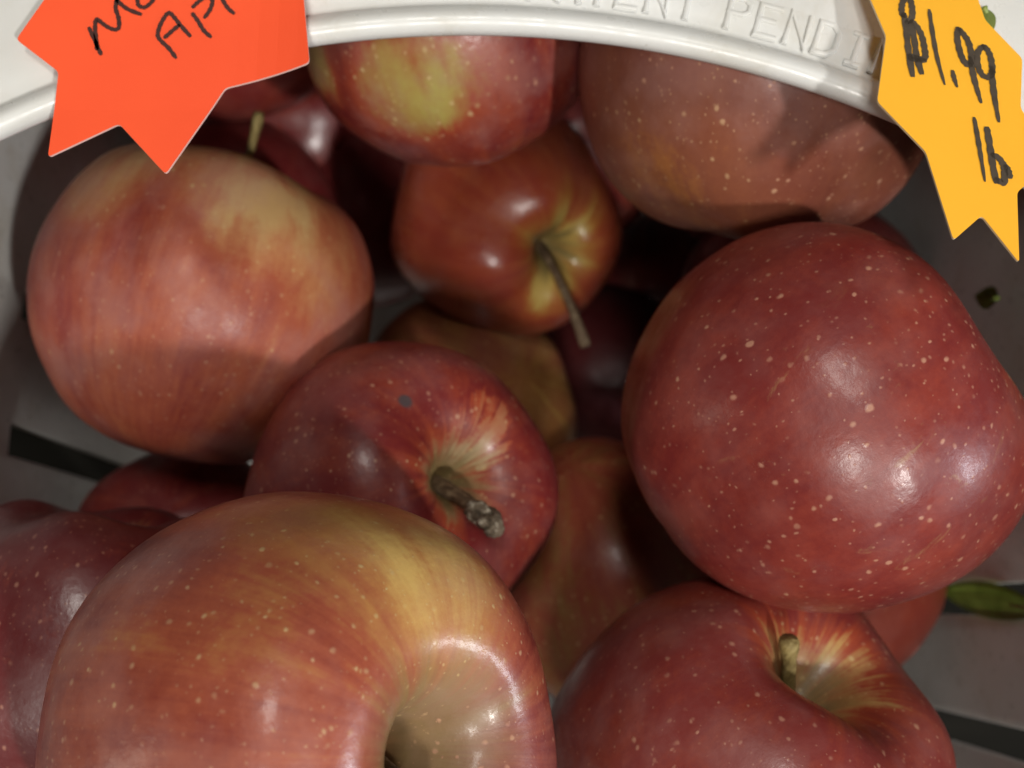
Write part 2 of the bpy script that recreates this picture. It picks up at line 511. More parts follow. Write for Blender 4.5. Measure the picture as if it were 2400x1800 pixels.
def perim(n_corner=10, inset=0.0, step=0.0):
    """closed outline (x, y) of the tub wall, counter-clockwise, with slot flags per segment"""
    hx, yb, yf, r = HX - inset, YB - inset, YF + inset, RC - inset * 0.5
    pts, flag = [], []
    def seg(p, q, slots, axis):
        cuts = [0.0, 1.0]
        L = (Vector(q) - Vector(p)).length
        lo = p[axis]; dirn = 1 if q[axis] > p[axis] else -1
        for s in slots:
            for e in (s - 0.0042, s + 0.0042):
                f = (e - lo) * dirn / L
                if 0.02 < f < 0.98: cuts.append(f)
        for f in [k / 12 for k in range(1, 12)]: cuts.append(f)
        cuts = sorted(set(round(c, 5) for c in cuts))
        for a, b in zip(cuts, cuts[1:]):
            pts.append((p[0] + (q[0] - p[0]) * a, p[1] + (q[1] - p[1]) * a))
            mid = lo + dirn * L * (a + b) / 2
            flag.append(any(abs(mid - s) < 0.0041 for s in slots))
    def arc(cx, cy, a0):
        for k in range(n_corner):
            a = a0 + math.pi / 2 * k / n_corner
            pts.append((cx + r * math.cos(a), cy + r * math.sin(a))); flag.append(False)
    sy = [0.117 - 0.037 * k for k in range(-2, 8)]
    sy = [s for s in sy if yf + r + 0.006 < s < 0.1]
    sxs = [-0.0555 + 0.037 * k for k in range(4)]
    seg((hx, yf + r), (hx, yb - r), [s - 0.004 for s in sy if s < 0.06], 1)
    arc(hx - r, yb - r, 0)
    seg((hx - r, yb), (-hx + r, yb), sxs, 0)
    arc(-hx + r, yb - r, math.pi / 2)
    seg((-hx, yb - r), (-hx, yf + r), sy, 1)
    arc(-hx + r, yf + r, math.pi)
    seg((-hx + r, yf), (hx - r, yf), sxs, 0)
    arc(hx - r, yf + r, 1.5 * math.pi)
    return pts, flag

pts, flag = perim()
bm = bmesh.new()
SLOT_TOP, SLOT_BOT = CAM.z - 0.271, 0.045
zs = [0.003, 0.02, SLOT_BOT, SLOT_BOT + 0.003, (SLOT_BOT + SLOT_TOP) / 2, SLOT_TOP - 0.003, SLOT_TOP, ZH - 0.02, ZH - 0.0025]
rings = []
for z in zs:
    rings.append([bm.verts.new((x, y, z)) for x, y in pts])      # upright walls
for j in range(len(zs) - 1):
    for i in range(len(pts)):
        if flag[i] and SLOT_BOT - 1e-6 <= zs[j] and zs[j + 1] <= SLOT_TOP + 1e-6:
            continue
        i2 = (i + 1) % len(pts)
        bm.faces.new((rings[j][i], rings[j][i2], rings[j + 1][i2], rings[j + 1][i]))
wall = obj('wall', bm, PLASTIC, tub)
so = wall.modifiers.new('thick', 'SOLIDIFY'); so.thickness = 0.0026; so.offset = 1.0; so.use_even_offset = True
bv = wall.modifiers.new('soft', 'BEVEL'); bv.width = 0.0005; bv.segments = 2; bv.limit_method = 'ANGLE'; bv.angle_limit = math.radians(40)

bm = bmesh.new()
vs = [bm.verts.new((x * 0.999, y * 0.999, 0.004)) for x, y in pts]
bm.faces.new(vs)
fl = obj('base', bm, PLASTIC, tub, False)
so = fl.modifiers.new('thick', 'SOLIDIFY'); so.thickness = 0.003; so.offset = 0

# rim running round the open front half of the mouth
def sweep(name, path, prof, mat, parent, closed=False):
    """prof: (outward, up) offsets along a horizontal path of (x, y, outward normal)"""
    bm = bmesh.new()
    rs = []
    for (x, y, nx, ny) in path:
        rs.append([bm.verts.new((x + nx * a, y + ny * a, b)) for a, b in prof])
    m = len(prof)
    for r0, r1 in zip(rs, rs[1:]):
        for k in range(m):
            bm.faces.new((r0[k], r0[(k + 1) % m], r1[(k + 1) % m], r1[k]))
    bm.faces.new(rs[0]); bm.faces.new(list(reversed(rs[-1])))
    bmesh.ops.recalc_face_normals(bm, faces=bm.faces[:])
    return obj(name, bm, mat, parent)

# cover plate over the back of the mouth: its front edge is an arc with a rolled bead
E0, E1, E2 = on_z(0, 331, ZH), on_z(980, 86, ZH), on_z(2115, 298, ZH)
def circle3(a, b, c):
    ax, ay, bx, by, cx, cy = a.x, a.y, b.x, b.y, c.x, c.y
    d = 2 * (ax * (by - cy) + bx * (cy - ay) + cx * (ay - by))
    ux = ((ax * ax + ay * ay) * (by - cy) + (bx * bx + by * by) * (cy - ay) + (cx * cx + cy * cy) * (ay - by)) / d
    uy = ((ax * ax + ay * ay) * (cx - bx) + (bx * bx + by * by) * (ax - cx) + (cx * cx + cy * cy) * (bx - ax)) / d
    return ux, uy, math.hypot(ax - ux, ay - uy)
CX, CY, CR = circle3(E0, E1, E2)
print('arc', CX, CY, CR, 'ZH', ZH)
A0 = math.acos(max(-1, min(1, (-HX - 0.008 - CX) / CR)))
A1 = math.acos(max(-1, min(1, (HX + 0.008 - CX) / CR)))
# plate profile measured outwards from the arc (r) and up (z)
bead = []
for k in range(9):
    a = math.pi * (1.5 - k / 8 * 1.25)
    bead.append((0.0024 + 0.0024 * math.cos(a), ZH + 0.0006 + 0.0024 * math.sin(a)))
top = bead + [(0.0052, ZH + 0.0016), (0.0061, ZH + 0.0003), (0.0072, ZH + 0.0001), (0.0090, ZH + 0.0006)]
bm = bmesh.new()
NA = 96
DEPTH = 0.105
rows = []
for i in range(NA + 1):
    a = A0 + (A1 - A0) * i / NA
    ca, sa = math.cos(a), math.sin(a)
    row = [bm.verts.new((CX + (CR + r) * ca, CY + (CR + r) * sa, z)) for r, z in top]
    for k in range(1, 15):
        r = 0.0090 + DEPTH * (k / 14)
        row.append(bm.verts.new((CX + (CR + r) * ca, CY + (CR + r) * sa, ZH + 0.0006 - 0.010 * (k / 14) ** 2)))
    # underside
    rb = 0.0090 + DEPTH
    row.append(bm.verts.new((CX + (CR + rb) * ca, CY + (CR + rb) * sa, ZH - 0.020)))
    row.append(bm.verts.new((CX + (CR + rb - 0.002) * ca, CY + (CR + rb - 0.002) * sa, ZH - 0.020)))
    for k in range(13, -1, -2):
        r = 0.0090 + DEPTH * (k / 14) - 0.0005
        row.append(bm.verts.new((CX + (CR + r) * ca, CY + (CR + r) * sa, ZH - 0.0019 - 0.010 * (k / 14) ** 2)))
    rows.append(row)
m = len(rows[0])
for r0, r1 in zip(rows, rows[1:]):
    for k in range(m):
        bm.faces.new((r0[k], r0[(k + 1) % m], r1[(k + 1) % m], r1[k]))
bm.faces.new(rows[0]); bm.faces.new(list(reversed(rows[-1])))
bmesh.ops.recalc_face_normals(bm, faces=bm.faces[:])
cover = obj('cover_plate', bm, PLASTIC, tub)
cover['label'] = 'wide white cover plate with a rolled front edge'

# front rim
fr = []
yarc = CY + CR * math.sin(A0)
outline = []
n = 12
for k in range(n + 1): outline.append((-HX, yarc - 0.002 - (yarc - 0.002 - (YF + RC)) * k / n, -1, 0))
for k in range(1, 10):
    a = math.pi + math.pi / 2 * k / 10
    outline.append((-HX + RC + RC * math.cos(a), YF + RC + RC * math.sin(a), math.cos(a), math.sin(a)))
for k in range(n + 1): outline.append((-HX + RC + (2 * HX - 2 * RC) * k / n, YF, 0, -1))
for k in range(1, 10):
    a = 1.5 * math.pi + math.pi / 2 * k / 10
    outline.append((HX - RC + RC * math.cos(a), YF + RC + RC * math.sin(a), math.cos(a), math.sin(a)))
for k in range(n + 1): outline.append((HX, YF + RC + (yarc - 0.002 - (YF + RC)) * k / n, 1, 0))
rimprof = [(-0.0008 + 0.0034 * math.cos(a) + 0.0024, ZH - 0.001 + 0.0034 * math.sin(a)) for a in [2 * math.pi * k / 14 for k in range(14)]]
sweep('rim', outline, rimprof, PLASTIC, tub)

# ------------------------------------------------------------------ strokes: raised lettering and handwriting
def smooth_path(pts, n=5):
    if len(pts) < 3:
        return [Vector(p) for p in pts]
    out = []
    v = [Vector(p) for p in pts]
    for k in range(len(v) - 1):
        p0 = v[max(k - 1, 0)]; p1 = v[k]; p2 = v[k + 1]; p3 = v[min(k + 2, len(v) - 1)]
        for i in range(n):
            s = i / n
            out.append(0.5 * (2 * p1 + (p2 - p0) * s + (2 * p0 - 5 * p1 + 4 * p2 - p3) * s * s + (3 * p1 - p0 - 3 * p2 + p3) * s ** 3))
    out.append(v[-1])
    return out

LETTERS = {
    'P': [[(0, 0), (0, 1)], [(0, 1), (0.42, 1), (0.58, 0.88), (0.58, 0.62), (0.42, 0.5), (0, 0.5)]],
    'A': [[(0, 0), (0.32, 1), (0.64, 0)], [(0.12, 0.36), (0.52, 0.36)]],
    'T': [[(0.3, 0), (0.3, 1)], [(0, 1), (0.6, 1)]],
    'E': [[(0.56, 0), (0, 0), (0, 1), (0.56, 1)], [(0, 0.52), (0.46, 0.52)]],
    'N': [[(0, 0), (0, 1), (0.58, 0), (0.58, 1)]],
    'D': [[(0, 0), (0, 1), (0.36, 1), (0.58, 0.78), (0.58, 0.22), (0.36, 0), (0, 0)]],
    'I': [[(0.3, 0), (0.3, 1)], [(0.14, 0), (0.46, 0)], [(0.14, 1), (0.46, 1)]],
    'G': [[(0.56, 0.82), (0.42, 1), (0.16, 1), (0, 0.8), (0, 0.2), (0.16, 0), (0.42, 0), (0.58, 0.2), (0.58, 0.46), (0.32, 0.46)]],
}
def raised_letter(ch, r0, ang, h, parent):
    """letter standing on a circle of radius r0 about the plate's centre, at angle ang (its left foot)"""
    for_r = []
    bm = bmesh.new()
    def place(u, v):
        a = ang - (u * h) / r0
        r = r0 + v * h
        rr = (r - CR - 0.0090) / DEPTH
        return Vector((CX + r * math.cos(a), CY + r * math.sin(a), ZH + 0.0006 - 0.010 * max(0, rr) ** 2))
    w = 0.00042; hh = 0.00042
    for st in LETTERS[ch]:
        prof = [(-w * 1.5, -0.0002), (-w, hh * 0.75), (-w * 0.4, hh), (w * 0.4, hh), (w, hh * 0.75), (w * 1.5, -0.0002)]
        pts3 = [place(u, v) for u, v in st]
        rows = []
        for i, p in enumerate(pts3):
            a = pts3[max(i - 1, 0)]; b = pts3[min(i + 1, len(pts3) - 1)]
            d1 = (p - a).normalized() if i > 0 else (b - p).normalized()
            d2 = (b - p).normalized() if i < len(pts3) - 1 else d1
            d = (d1 + d2)
            d = d.normalized() if d.length > 0.2 else d1
            k = 1.0 / max(0.55, d.dot(d1))
            s = Vector((-d.y, d.x, 0)).normalized()
            e = d1 * (-w if i == 0 else (w if i == len(pts3) - 1 else 0))
            rows.append([bm.verts.new(p + e + s * (q[0] * k) + Vector((0, 0, q[1]))) for q in prof])
        for r_0, r_1 in zip(rows, rows[1:]):
            for k in range(len(prof) - 1):
                bm.faces.new((r_0[k], r_1[k], r_1[k + 1], r_0[k + 1]))
        bm.faces.new(rows[0]); bm.faces.new(list(reversed(rows[-1])))
    bmesh.ops.recalc_face_normals(bm, faces=bm.faces[:])
    return obj('raised_letter', bm, PLASTIC, parent, False)

def ang_at(px, py):
    p = on_z(px, py, ZH)
    return math.atan2(p.y - CY, p.x - CX), math.hypot(p.x - CX, p.y - CY)
aP, rP = ang_at(1699, 66)                    # foot of the P of PENDING
aD, rD = ang_at(1903, 122)
step = (aP - aD) / 3.0
RL = (rP + rD) / 2
LH = 0.0062
for k, ch in enumerate('PENDING'):
    raised_letter(ch, RL, aP - step * k, LH, tub)
for k, ch in enumerate('TNETAP'):
    raised_letter(ch, RL, aP + step * (1.72 + k), LH, tub)

# ------------------------------------------------------------------ the two cardboard price stars
def star_card(name, label, outline_px, zfun, z0, cut_dir, mats, thick=0.0005, tipr=0.0008):
    pts = [on_z(px, py, z0) for px, py in outline_px]
    cen = sum(pts, Vector()) / len(pts)
    root = empty(name, (cen.x, cen.y, ZH))
    tag(root, label, 'price tag')
    # round the corners a little
    ring = []
    n = len(pts)
    for i in range(n):
        p, a, b = pts[i], pts[i - 1], pts[(i + 1) % n]
        da = (a - p).normalized(); db = (b - p).normalized()
        q0, q1 = p + da * tipr, p + db * tipr
        for t in (0, 0.25, 0.5, 0.75, 1):
            ring.append(q0 * (1 - t) ** 2 + p * 2 * t * (1 - t) + q1 * t * t)
    bm = bmesh.new()
    vs = [bm.verts.new((p.x, p.y, 0)) for p in ring]
    bm.faces.new(vs)
    c = Vector((cut_dir[0], cut_dir[1], 0)).normalized()
    for dvec in (c, Vector((-c.y, c.x, 0))):
        for k in range(-24, 25):
            bmesh.ops.bisect_plane(bm, geom=bm.verts[:] + bm.edges[:] + bm.faces[:], plane_co=Vector((cen.x, cen.y, 0)) + dvec * (k * 0.0037 + 0.0004), plane_no=dvec, dist=1e-7)
    bmesh.ops.triangulate(bm, faces=bm.faces[:])
    for v in bm.verts:
        v.co.z = zfun(v.co.x, v.co.y)
    bm.normal_update()
    if sum(f.normal.z for f in bm.faces) < 0:
        bmesh.ops.reverse_faces(bm, faces=bm.faces[:])
    top_f = bm.faces[:]
    border = [e for e in bm.edges if len(e.link_faces) == 1]
    low = {}
    for v in list(bm.verts):
        low[v] = bm.verts.new(v.co + Vector((0, 0, -thick)))
    for f in top_f:
        g = bm.faces.new([low[v] for v in reversed(f.verts)]); g.material_index = 0
    for e in border:
        a, b = e.verts
        g = bm.faces.new((a, b, low[b], low[a])); g.material_index = 1
    bmesh.ops.recalc_face_normals(bm, faces=bm.faces[:])
    me = bpy.data.meshes.new('card'); bm.to_mesh(me); bm.free()
    me.transform(Matrix.Translation(-root.location))
    obj('card', me, mats, root, False)
    return root

def ink_stroke(root, name, pts_px, z0, zfun, w0, mat, taper=False, n=6, seed=0):
    rnd = random.Random(seed)
    path = smooth_path([on_z(px, py, z0).xy for px, py in pts_px], n)
    # resample so that short strokes have enough sections
    bm = bmesh.new()
    rows = []
    m = len(path)
    if m == 2:
        path = [path[0].lerp(path[1], t / 8) for t in range(9)]; m = 9
    for i, p in enumerate(path):
        a = path[max(i - 1, 0)]; b = path[min(i + 1, m - 1)]
        d = (b - a).normalized()
        s = Vector((-d.y, d.x))
        f = i / (m - 1)
        w = w0 * (1 + 0.12 * math.sin(i * 1.7 + seed) + rnd.uniform(-0.05, 0.05))
        if i in (0, m - 1): w *= 0.6
        if taper: w *= 0.55 + 0.45 * math.sin(math.pi * min(1, 0.12 + f * 0.95))
        e = d * (-w0 * 0.35 if i == 0 else (w0 * 0.35 if i == m - 1 else 0))
        row = []
        for q in (-1, 0, 1):
            c = p + e + s * (w * 0.5 * q)
            row.append(bm.verts.new(Vector((c.x, c.y, zfun(c.x, c.y) + 0.00016)) - root.location))
        rows.append(row)
    for r0, r1 in zip(rows, rows[1:]):
        for k in (0, 1):
            bm.faces.new((r0[k], r0[k + 1], r1[k + 1], r1[k]))
    bmesh.ops.recalc_face_normals(bm, faces=bm.faces[:])
    if sum(f.normal.z for f in bm.faces) < 0: bmesh.ops.reverse_faces(bm, faces=bm.faces[:])
    return obj(name, bm, mat, root, True)

# red-orange star, lying on the cover plate and reaching over its edge
ZR = ZH + 0.0038
def z_red(x, y):
    p = on_z(560, 100, ZR)
    k = max(0.0, x - p.x)
    q = on_z(400, 250, ZR)
    return ZR + 11.0 * k * k + 0.05 * max(0.0, q.y - y)
red_px = [(103, 0), (38, 92), (137, 168), (115, 371), (280, 291), (391, 412), (528, 206), (730, 159), (715, 0), (705, -70), (830, -170),
          (655, -210), (560, -380), (430, -255), (215, -330), (215, -165)]
red = star_card('starburst_tag', 'red-orange card starburst with handwritten letters lying on the cover plate', red_px, z_red, ZR, (1, 0), [RED_CARD, CARD_EDGE_R])
def z1(pts): return [(x / 2.765, y / 2.765) for x, y in pts]
red_strokes = [
    [(655, 352), (618, 268), (580, 185)],
    [(630, 320), (624, 250), (618, 175), (628, 128), (660, 150), (700, 178), (745, 195), (772, 180), (770, 120), (752, 60), (756, 10), (765, -40)],
    [(752, -10), (775, 20), (830, 62), (912, 95)],
    [(905, -30), (893, 5), (903, 40), (940, 50), (980, 20), (1010, -20)],
    [(1140, 375), (1095, 315), (1040, 262), (1024, 225), (1040, 165), (1072, 108), (1098, 86), (1128, 112), (1170, 165), (1232, 235)],
    [(1070, 245), (1115, 205), (1160, 168)],
    [(1250, 92), (1285, 140), (1322, 200), (1365, 240)],
    [(1252, 48), (1290, 12), (1330, -12), (1365, -10), (1378, 15), (1362, 66), (1328, 115)],
    [(1425, -40), (1446, 5), (1478, 55), (1515, 88)],
    [(1480, -40), (1520, -70), (1545, -60)],
]
for k, s in enumerate(red_strokes):
    ink_stroke(red, 'handwriting_stroke', z1(s), ZR, z_red, 0.00078, INK, seed=k)

# yellow-orange star, propped up over the right end of the plate
ZY = ZH + 0.016
def z_yel(x, y):
    p = on_z(2150, -170, ZY); q = on_z(2350, 600, ZY)
    f = (p.y - y) / (p.y - q.y)
    return ZY - 0.0105 + 0.0145 * f
yel_px = [(1990, -120), (2077, 85), (2056, 238), (2170, 356), (2235, 562), (2301, 505), (2389, 615), (2384, 450), (2460, 385), (2392, 253),
          (2396, 137), (2309, 47), (2275, -60), (2200, 10 - 70), (2150, -190), (2080, -110)]
yel_px = [(1988, -125), (2077, 85), (2056, 238), (2170, 356), (2235, 563), (2301, 505), (2389, 616), (2384, 450), (2470, 380), (2392, 253),
          (2396, 137), (2309, 47), (2268, -75), (2195, -95), (2120, -230), (2080, -120)]
def rev(px, py, zf, z0):
    """where a photographed point lies on the sloping card, expressed on the card's reference plane"""
    p = on_z(px, py, z0)
    for _ in range(6):
        p = on_z(px, py, zf(p.x, p.y))
    d = CAM + (p - CAM)
    return p
def to_ref(pts, zf, z0):
    out = []
    for px, py in pts:
        p = rev(px, py, zf, z0)
        v = Vector((p.x, p.y, z0)) - CAM
        dd = v.dot(FWD)
        out.append((v.dot(RIGHT) / dd * FPX + W / 2, H / 2 - v.dot(UP) / dd * FPX))
    return out
yel = star_card('starburst_tag', 'yellow-orange card starburst with a handwritten price beside the raised lettering', to_ref(yel_px, z_yel, ZY), z_yel, ZY, (0, 1), [ORANGE_CARD, CARD_EDGE_Y])
def z3(pts): return to_ref([(1600 + x / 2.765, y / 2.765) for x, y in pts], z_yel, ZY)
yel_strokes = [
    [(1432, 95), (1448, 200), (1462, 330), (1488, 490)],
    [(1478, 150), (1500, 260), (1516, 370), (1546, 474)],
    [(1430, 110), (1418, 70), (1424, 20), (1448, -15), (1474, 5), (1486, 60), (1484, 115), (1450, 150)],
    [(1484, 140), (1520, 180), (1550, 240), (1565, 310), (1572, 365), (1556, 385), (1510, 375), (1468, 362)],
    [(1470, 380), (1520, 392), (1566, 395)],
    [(1597, 70), (1622, 240), (1650, 385), (1695, 545)],
    [(1748, 465), (1758, 510), (1775, 560)],
    [(1783, 188), (1778, 250), (1796, 340), (1822, 400), (1850, 425), (1868, 400), (1868, 345), (1848, 270), (1815, 220), (1783, 188)],
    [(1862, 380), (1878, 470), (1900, 560), (1930, 660)],
    [(1945, 303), (1912, 340), (1908, 410), (1930, 475), (1970, 505), (2000, 480), (2004, 430), (1990, 360), (1965, 315), (1945, 303)],
    [(2002, 440), (2008, 540), (2022, 650), (2046, 784)],
    [(1888, 770), (1908, 880), (1928, 1000), (1956, 1170)],
    [(1970, 835), (1988, 940), (2006, 1060), (2030, 1180)],
    [(2006, 1005), (2045, 1025), (2076, 1070), (2084, 1120), (2080, 1185), (2050, 1178), (2030, 1165)],
    [(2092, 1080), (2108, 1110), (2118, 1148)],
]
for k, s in enumerate(yel_strokes):
    ink_stroke(yel, 'handwriting_stroke', z3(s), ZY, z_yel, 0.0011 if k not in (5, 6, 11) else 0.00085, INK2, taper=k in (5, 6, 8, 10, 11), seed=k + 20)

# ------------------------------------------------------------------ the apples
D2 = math.radians
G_NEAR, G_DEEP = 'apples in the tub', 'apples deep in the shadow of the tub'
apples = {}

a = apples['A'] = Apple('front', 717, 1740, 578, 0.042, (0.61, -0.06, 0.79), 20,
    'large front apple with golden streak and deep stem cavity, nearest the camera', 11, G_NEAR,
    shape=dict(taper=0.02, lobes=0.018, cav=1.35, cavw=0.85),
    look=dict(red=0.78, streak=0.52, pale=(0.56, 0.36, 0.11), warm=(0.42, 0.19, 0.06), mid=(0.31, 0.075, 0.038), stemyellow=0.05, stemr=0.40, hol=0.50, dots=0.9, dotscale=9.0, bloom=0.22),
    patches=[(0.52, 0.50, 0, 0, D2(28), 0.32), (0.36, 0.68, 0, 0, D2(30), 0.22), (0.06, 0.89, 0, 0, D2(36), 0.26),
             (0.16, 0.44, 0, 0, D2(40), 0.12), (-0.30, 0.25, 0, 0, D2(55), 0.10)])
make_stem(a.R, a.local(0.40, -0.20, 0.56), 0.0016, STEM_DARK, a.root, 1, z0=0.27)

a = apples['B'] = Apple('left', 486, 712, 380, 0.041, (0.28, 0.955, -0.10), 60,
    'rosy apple with pale yellow shoulder under the red-orange tag', 23, G_NEAR,
    shape=dict(taper=-0.04, lobes=0.022, cal=0.0, rnd_end=0.75), calyx=False,
    look=dict(red=0.72, streak=0.58, stemyellow=0.4, stemr=0.7, dots=0.55, dotscale=8.0, bloom=0.30, coat=0.05, rough=0.48, pale=(0.46, 0.29, 0.12), warm=(0.40, 0.17, 0.07), mid=(0.31, 0.075, 0.035), deep=(0.20, 0.03, 0.022)),
    patches=[(0.18, 0.80, 0, 0, D2(36), 0.36), (0.30, 0.46, 0, 0, D2(22), 0.34), (-0.5, 0.76, 0, 0, D2(30), 0.42),
             (0.62, 0.35, 0, 0, D2(36), 0.22)])
make_stem(a.R, a.local(0.34, 1.20, -0.16), 0.0012, STEM_GREEN, a.root, 2, 1.6, bend=a.local(0.26, 0.85, -0.1))

a = apples['C'] = Apple('top', 1050, 40, 345, 0.0365, (-0.30, 0.90, 0.30), 10,
    'dark apple with a green patch half hidden under the middle of the cover plate', 31, G_NEAR,
    shape=dict(cal=0.0, rnd_end=0.6, lobes=0.02), calyx=False,
    look=dict(red=0.84, streak=0.45, dots=1.1, dotscale=5.5, bloom=0.30, pale=(0.38, 0.33, 0.08), warm=(0.34, 0.20, 0.06)),
    patches=[(-0.28, -0.46, 0, 0, D2(28), 0.48), (-0.90, -0.16, 0, 0, D2(26), 0.62), (-0.1, -0.15, 0, D2(5), D2(36), 0.18), (0.2, -0.45, 0, D2(5), D2(26), 0.20)])
make_stem(a.R, Vector((0.002, 0.001, 1.05 * a.R)), 0.0014, STEM_DARK, a.root, 3)

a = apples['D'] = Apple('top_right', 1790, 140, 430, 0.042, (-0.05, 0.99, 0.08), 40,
    'dull brownish red apple densely dotted, in shade under the lettering', 37, G_NEAR,
    shape=dict(lobes=0.035, cal=0.0, rnd_end=0.6), calyx=False,
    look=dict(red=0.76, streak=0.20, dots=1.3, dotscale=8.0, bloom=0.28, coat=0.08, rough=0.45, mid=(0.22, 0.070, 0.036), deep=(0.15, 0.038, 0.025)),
    patches=[(-0.4, -0.66, 0, 0, D2(40), 0.22)])
make_stem(a.R, Vector((0.002, 0.001, 1.05 * a.R)), 0.0014, STEM_DARK, a.root, 4)

a = apples['E'] = Apple('middle', 1205, 530, 266, 0.035, (0.42, -0.26, 0.86), 140,
    'shiny orange-red apple with a long thin stem hanging from its cavity', 41, G_NEAR,
    shape=dict(taper=0.36, lobes=0.06, cav=0.75, lop=0.10),
    look=dict(red=0.78, streak=0.50, stemyellow=0.42, stemr=0.46, dots=0.22, dotscale=6.0, bloom=0.10, mid=(0.36, 0.078, 0.028), deep=(0.28, 0.042, 0.024), rough=0.32, coat=0.25),
    patches=[(0.62, 0.18, 0, 0, D2(26), 0.30), (0.30, -0.62, 0, 0, D2(18), 0.45), (0.60, -0.30, 0, 0, D2(22), 0.25)])
make_stem(a.R, a.local(0.58, -0.96, 0.95), 0.0014, STEM_DARK, a.root, 5, 1.5, bend=a.local(0.34, -0.30, 0.85))

a = apples['F'] = Apple('centre', 940, 1150, 348, 0.035, (0.47, 0.12, 0.87), 200,
    'small red apple with thick broken woody stem in the centre', 47, G_NEAR,
    shape=dict(lobes=0.035, cav=0.9),
    look=dict(red=0.86, streak=0.24, stemyellow=0.48, stemr=0.34, dots=0.95, dotscale=7.0, bloom=0.16, coat=0.1, warm=(0.36, 0.19, 0.09), pale=(0.42, 0.33, 0.17)),
    patches=[(0.60, 0.42, 0, D2(3), D2(14), 0.45)],
    spots=[(0.02, 0.55, D2(1.6), D2(3.2), (0.05, 0.055, 0.06))])
def bark(st, bp, d, side, rad, bm):
    o = obj('stem_end', bm, STEM_BARK, st)
    o['label'] = 'pale rough torn end of the stem'
    return o
make_stem(a.R, a.local(0.47, -0.13, 0.82), 0.0019, STEM_DARK, a.root, 6, 1.1, bark=bark, bend=a.local(0.36, -0.02, 0.72))

a = apples['G'] = Apple('right', 1940, 965, 465, 0.042, (0.80, 0.58, -0.10), 25,
    'big speckled crimson apple at the right, below the yellow-orange tag', 53, G_NEAR,
    shape=dict(lobes=0.034, flat=0.81, taper=0.04, tall=1.04, cal=0.0, rnd_end=0.85), calyx=False,
    look=dict(red=0.84, streak=0.20, stemyellow=0.4, stemr=0.6, dots=1.15, dotscale=7.5, bloom=0.14, coat=0.13, mid=(0.28, 0.048, 0.028), deep=(0.155, 0.019, 0.017), russet=0.35),
    spots=[(0.18, -0.18, D2(14), D2(48), (0, 0, 0))],
    patches=[(0.93, 0.2, 0, D2(4), D2(18), 0.30)])
make_stem(a.R, Vector((0.002, 0.001, 0.62 * a.R)), 0.0014, STEM_DARK, a.root, 7, z0=0.34)

a = apples['H'] = Apple('bottom_right', 1735, 1800, 452, 0.0405, (0.54, 0.58, 0.61), 75,
    'red apple with short stub stem in a yellow-green cavity at the bottom right', 59, G_NEAR,
    shape=dict(lobes=0.04, cav=1.0, cavw=1.08),
    look=dict(red=0.88, streak=0.26, stemyellow=0.55, stemr=0.46, dots=0.9, dotscale=7.5, bloom=0.24, deep=(0.18, 0.026, 0.022), warm=(0.44, 0.29, 0.10), pale=(0.52, 0.46, 0.17)))
make_stem(a.R, a.local(0.27, 0.58, 0.60), 0.0017, STEM_GREEN, a.root, 8, 1.6, bend=a.local(0.27, 0.40, 0.42))

a = apples['I'] = Apple('left_low', 225, 1540, 400, 0.0375, (0.03, 0.97, 0.20), 15,
    'dark red apple at the lower left, partly behind the large front apple', 61, G_NEAR,
    shape=dict(lobes=0.055),
    look=dict(red=0.98, streak=0.16, stemyellow=0.15, stemr=0.3, dots=0.6, dotscale=9.0, bloom=0.12, deep=(0.10, 0.012, 0.013), rough=0.36, coat=0.14))
make_stem(a.R, Vector((0.001, 0.002, 0.75 * a.R)), 0.0014, STEM_DARK, a.root, 9)

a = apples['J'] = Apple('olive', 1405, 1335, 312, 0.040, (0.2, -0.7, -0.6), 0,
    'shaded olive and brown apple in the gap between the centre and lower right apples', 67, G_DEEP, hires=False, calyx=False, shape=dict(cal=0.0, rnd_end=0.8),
    look=dict(red=0.56, streak=0.4, dots=0.6, bloom=0.05, coat=0.08, warm=(0.21, 0.11, 0.032), mid=(0.21, 0.045, 0.022), pale=(0.26, 0.20, 0.05)))  # skin tones darkened, so the gap's shade is partly in the colour
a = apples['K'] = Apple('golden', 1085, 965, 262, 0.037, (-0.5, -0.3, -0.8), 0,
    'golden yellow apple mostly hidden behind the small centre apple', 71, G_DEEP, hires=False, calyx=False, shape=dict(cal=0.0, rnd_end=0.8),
    look=dict(red=0.52, streak=0.5, dots=0.6, bloom=0.05, coat=0.08, warm=(0.27, 0.125, 0.036), mid=(0.20, 0.055, 0.024), pale=(0.44, 0.30, 0.07)),  # darker skin tones paint in shade from the apples in front
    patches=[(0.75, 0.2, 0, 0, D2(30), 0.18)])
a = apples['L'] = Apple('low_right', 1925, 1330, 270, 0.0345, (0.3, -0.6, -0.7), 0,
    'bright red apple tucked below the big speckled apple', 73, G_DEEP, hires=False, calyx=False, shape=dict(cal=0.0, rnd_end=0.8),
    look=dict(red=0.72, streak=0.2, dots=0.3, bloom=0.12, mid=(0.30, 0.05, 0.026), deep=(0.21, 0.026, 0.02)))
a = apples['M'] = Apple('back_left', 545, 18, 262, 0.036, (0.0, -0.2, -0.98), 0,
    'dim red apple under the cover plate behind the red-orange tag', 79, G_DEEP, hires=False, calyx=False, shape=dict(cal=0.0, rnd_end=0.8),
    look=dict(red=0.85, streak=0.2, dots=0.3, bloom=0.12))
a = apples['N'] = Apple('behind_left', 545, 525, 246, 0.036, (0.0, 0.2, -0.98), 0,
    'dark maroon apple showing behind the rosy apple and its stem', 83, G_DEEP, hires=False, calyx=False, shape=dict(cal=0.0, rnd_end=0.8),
    look=dict(red=0.95, streak=0.2, dots=0.2, bloom=0.10))
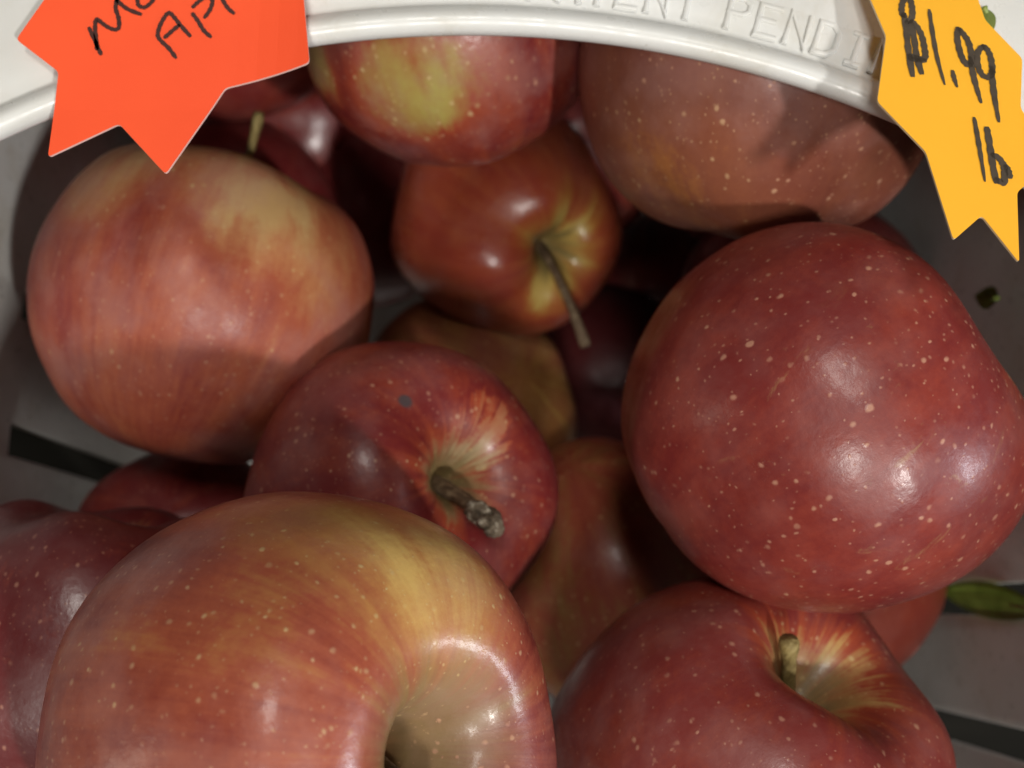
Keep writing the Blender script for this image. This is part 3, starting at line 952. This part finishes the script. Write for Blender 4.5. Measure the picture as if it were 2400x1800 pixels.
a = apples['O'] = Apple('behind_top', 850, 500, 222, 0.036, (0.0, 0.2, -0.98), 0,
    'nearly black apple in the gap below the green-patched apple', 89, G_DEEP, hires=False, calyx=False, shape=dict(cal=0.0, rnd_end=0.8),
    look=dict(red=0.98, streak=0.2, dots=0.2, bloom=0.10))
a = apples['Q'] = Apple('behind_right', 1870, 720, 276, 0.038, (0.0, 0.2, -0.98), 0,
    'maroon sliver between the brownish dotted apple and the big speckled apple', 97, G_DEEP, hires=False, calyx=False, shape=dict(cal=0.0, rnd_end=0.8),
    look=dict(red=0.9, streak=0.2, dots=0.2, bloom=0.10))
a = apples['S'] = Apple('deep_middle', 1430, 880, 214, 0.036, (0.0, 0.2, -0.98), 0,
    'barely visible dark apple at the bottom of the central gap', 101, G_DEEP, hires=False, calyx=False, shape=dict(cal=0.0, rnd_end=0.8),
    look=dict(red=1.0, streak=0.2, dots=0.2, bloom=0.0, coat=0.02, rough=0.5, deep=(0.07, 0.009, 0.010)))  # near-black skin colour stands in for the deep shade of the gap
low = [(440, 1292, 254, 0.031, 'shadowed apple in the gap below the rosy apple at the left'),
       (1330, 330, 236, 0.036, 'sliver of black-red apple between the green-patched apple and the brownish dotted one'),
       (1760, 330, 250, 0.036, 'hidden apple showing a tiny edge right under the brownish dotted apple'),
       (1560, 1650, 262, 0.036, 'hidden apple showing a tiny edge between the front apple and the bottom right one'),
       (700, 280, 225, 0.036, 'dark apple in the gap between the red-orange tag and the green-patched apple'),
       (1560, 700, 205, 0.036, 'blackish apple deep in the gap right of the orange-red apple')]
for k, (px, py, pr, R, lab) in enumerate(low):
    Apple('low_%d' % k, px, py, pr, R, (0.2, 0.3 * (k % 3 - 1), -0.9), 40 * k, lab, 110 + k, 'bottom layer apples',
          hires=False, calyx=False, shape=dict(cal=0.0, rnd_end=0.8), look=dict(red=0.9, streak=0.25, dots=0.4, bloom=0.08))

# ------------------------------------------------------------------ green leaf scraps by the right wall
def leaf_mat():
    t = NT('leaf_green')
    tc = t.n('ShaderNodeTexCoord').outputs['Object']
    t.l(t.ramp(t.noise(tc, 120, 4), [(0.3, (0.16, 0.22, 0.04)), (0.7, (0.30, 0.36, 0.10))]), t.b.inputs['Base Color'])
    t.b.inputs['Roughness'].default_value = 0.5
    return t.mat
LEAF = leaf_mat()
def leaf(c, along, side, L, Wd, label):
    nrm = along.cross(side).normalized()
    root = empty('leaf', c)
    tag(root, label, 'leaf', 'leaf scraps beside the tub')
    bm = bmesh.new()
    rows = []
    n = 10
    for i in range(n + 1):
        t = i / n
        w = Wd * math.sin(math.pi * min(1, t * 0.94 + 0.04)) ** 0.8 * (1 - 0.25 * t)
        row = []
        for q in (-1, -0.5, 0, 0.5, 1):
            p = along * (L * (t - 0.5)) + side * (w * q * 0.5) + nrm * (0.12 * L * (t - 0.5) ** 2 + 0.16 * w * abs(q))
            row.append(bm.verts.new(p))
        rows.append(row)
    for r0, r1 in zip(rows, rows[1:]):
        for k in range(4): bm.faces.new((r0[k], r0[k + 1], r1[k + 1], r1[k]))
    bmesh.ops.solidify(bm, geom=bm.faces[:], thickness=0.0004)
    obj('blade', bm, LEAF, root)
    bm = bmesh.new()
    tube(bm, [along * (-L * 0.62), along * (-L * 0.5) + nrm * 0.0045 * 0, along * (-L * 0.3) + nrm * (0.12 * L * 0.09)], [0.0007, 0.0006, 0.0004], 8)
    obj('petiole', bm, LEAF, root)
leaf(Vector((HX - 0.0030, 0.0025, 0.165)), Vector((0, 0.1, -1)).normalized(), Vector((0.15, 1, 0)).normalized(), 0.06, 0.011, 'green leaf scrap on the right wall above the dark slot')
leaf(P(2305, 695, 0.272), Vector((0.1, 0.35, -1)).normalized(), Vector((0.3, 1, 0.3)).normalized(), 0.016, 0.007, 'tiny green leaf scrap by the wall under the yellow-orange tag')
leaf(on_z(2318, 46, ZH + 0.0012), Vector((0.3, -1, 0)).normalized(), Vector((1, 0.3, 0)).normalized(), 0.0042, 0.0026, 'green fleck on the cover plate at the right edge of the yellow-orange tag')
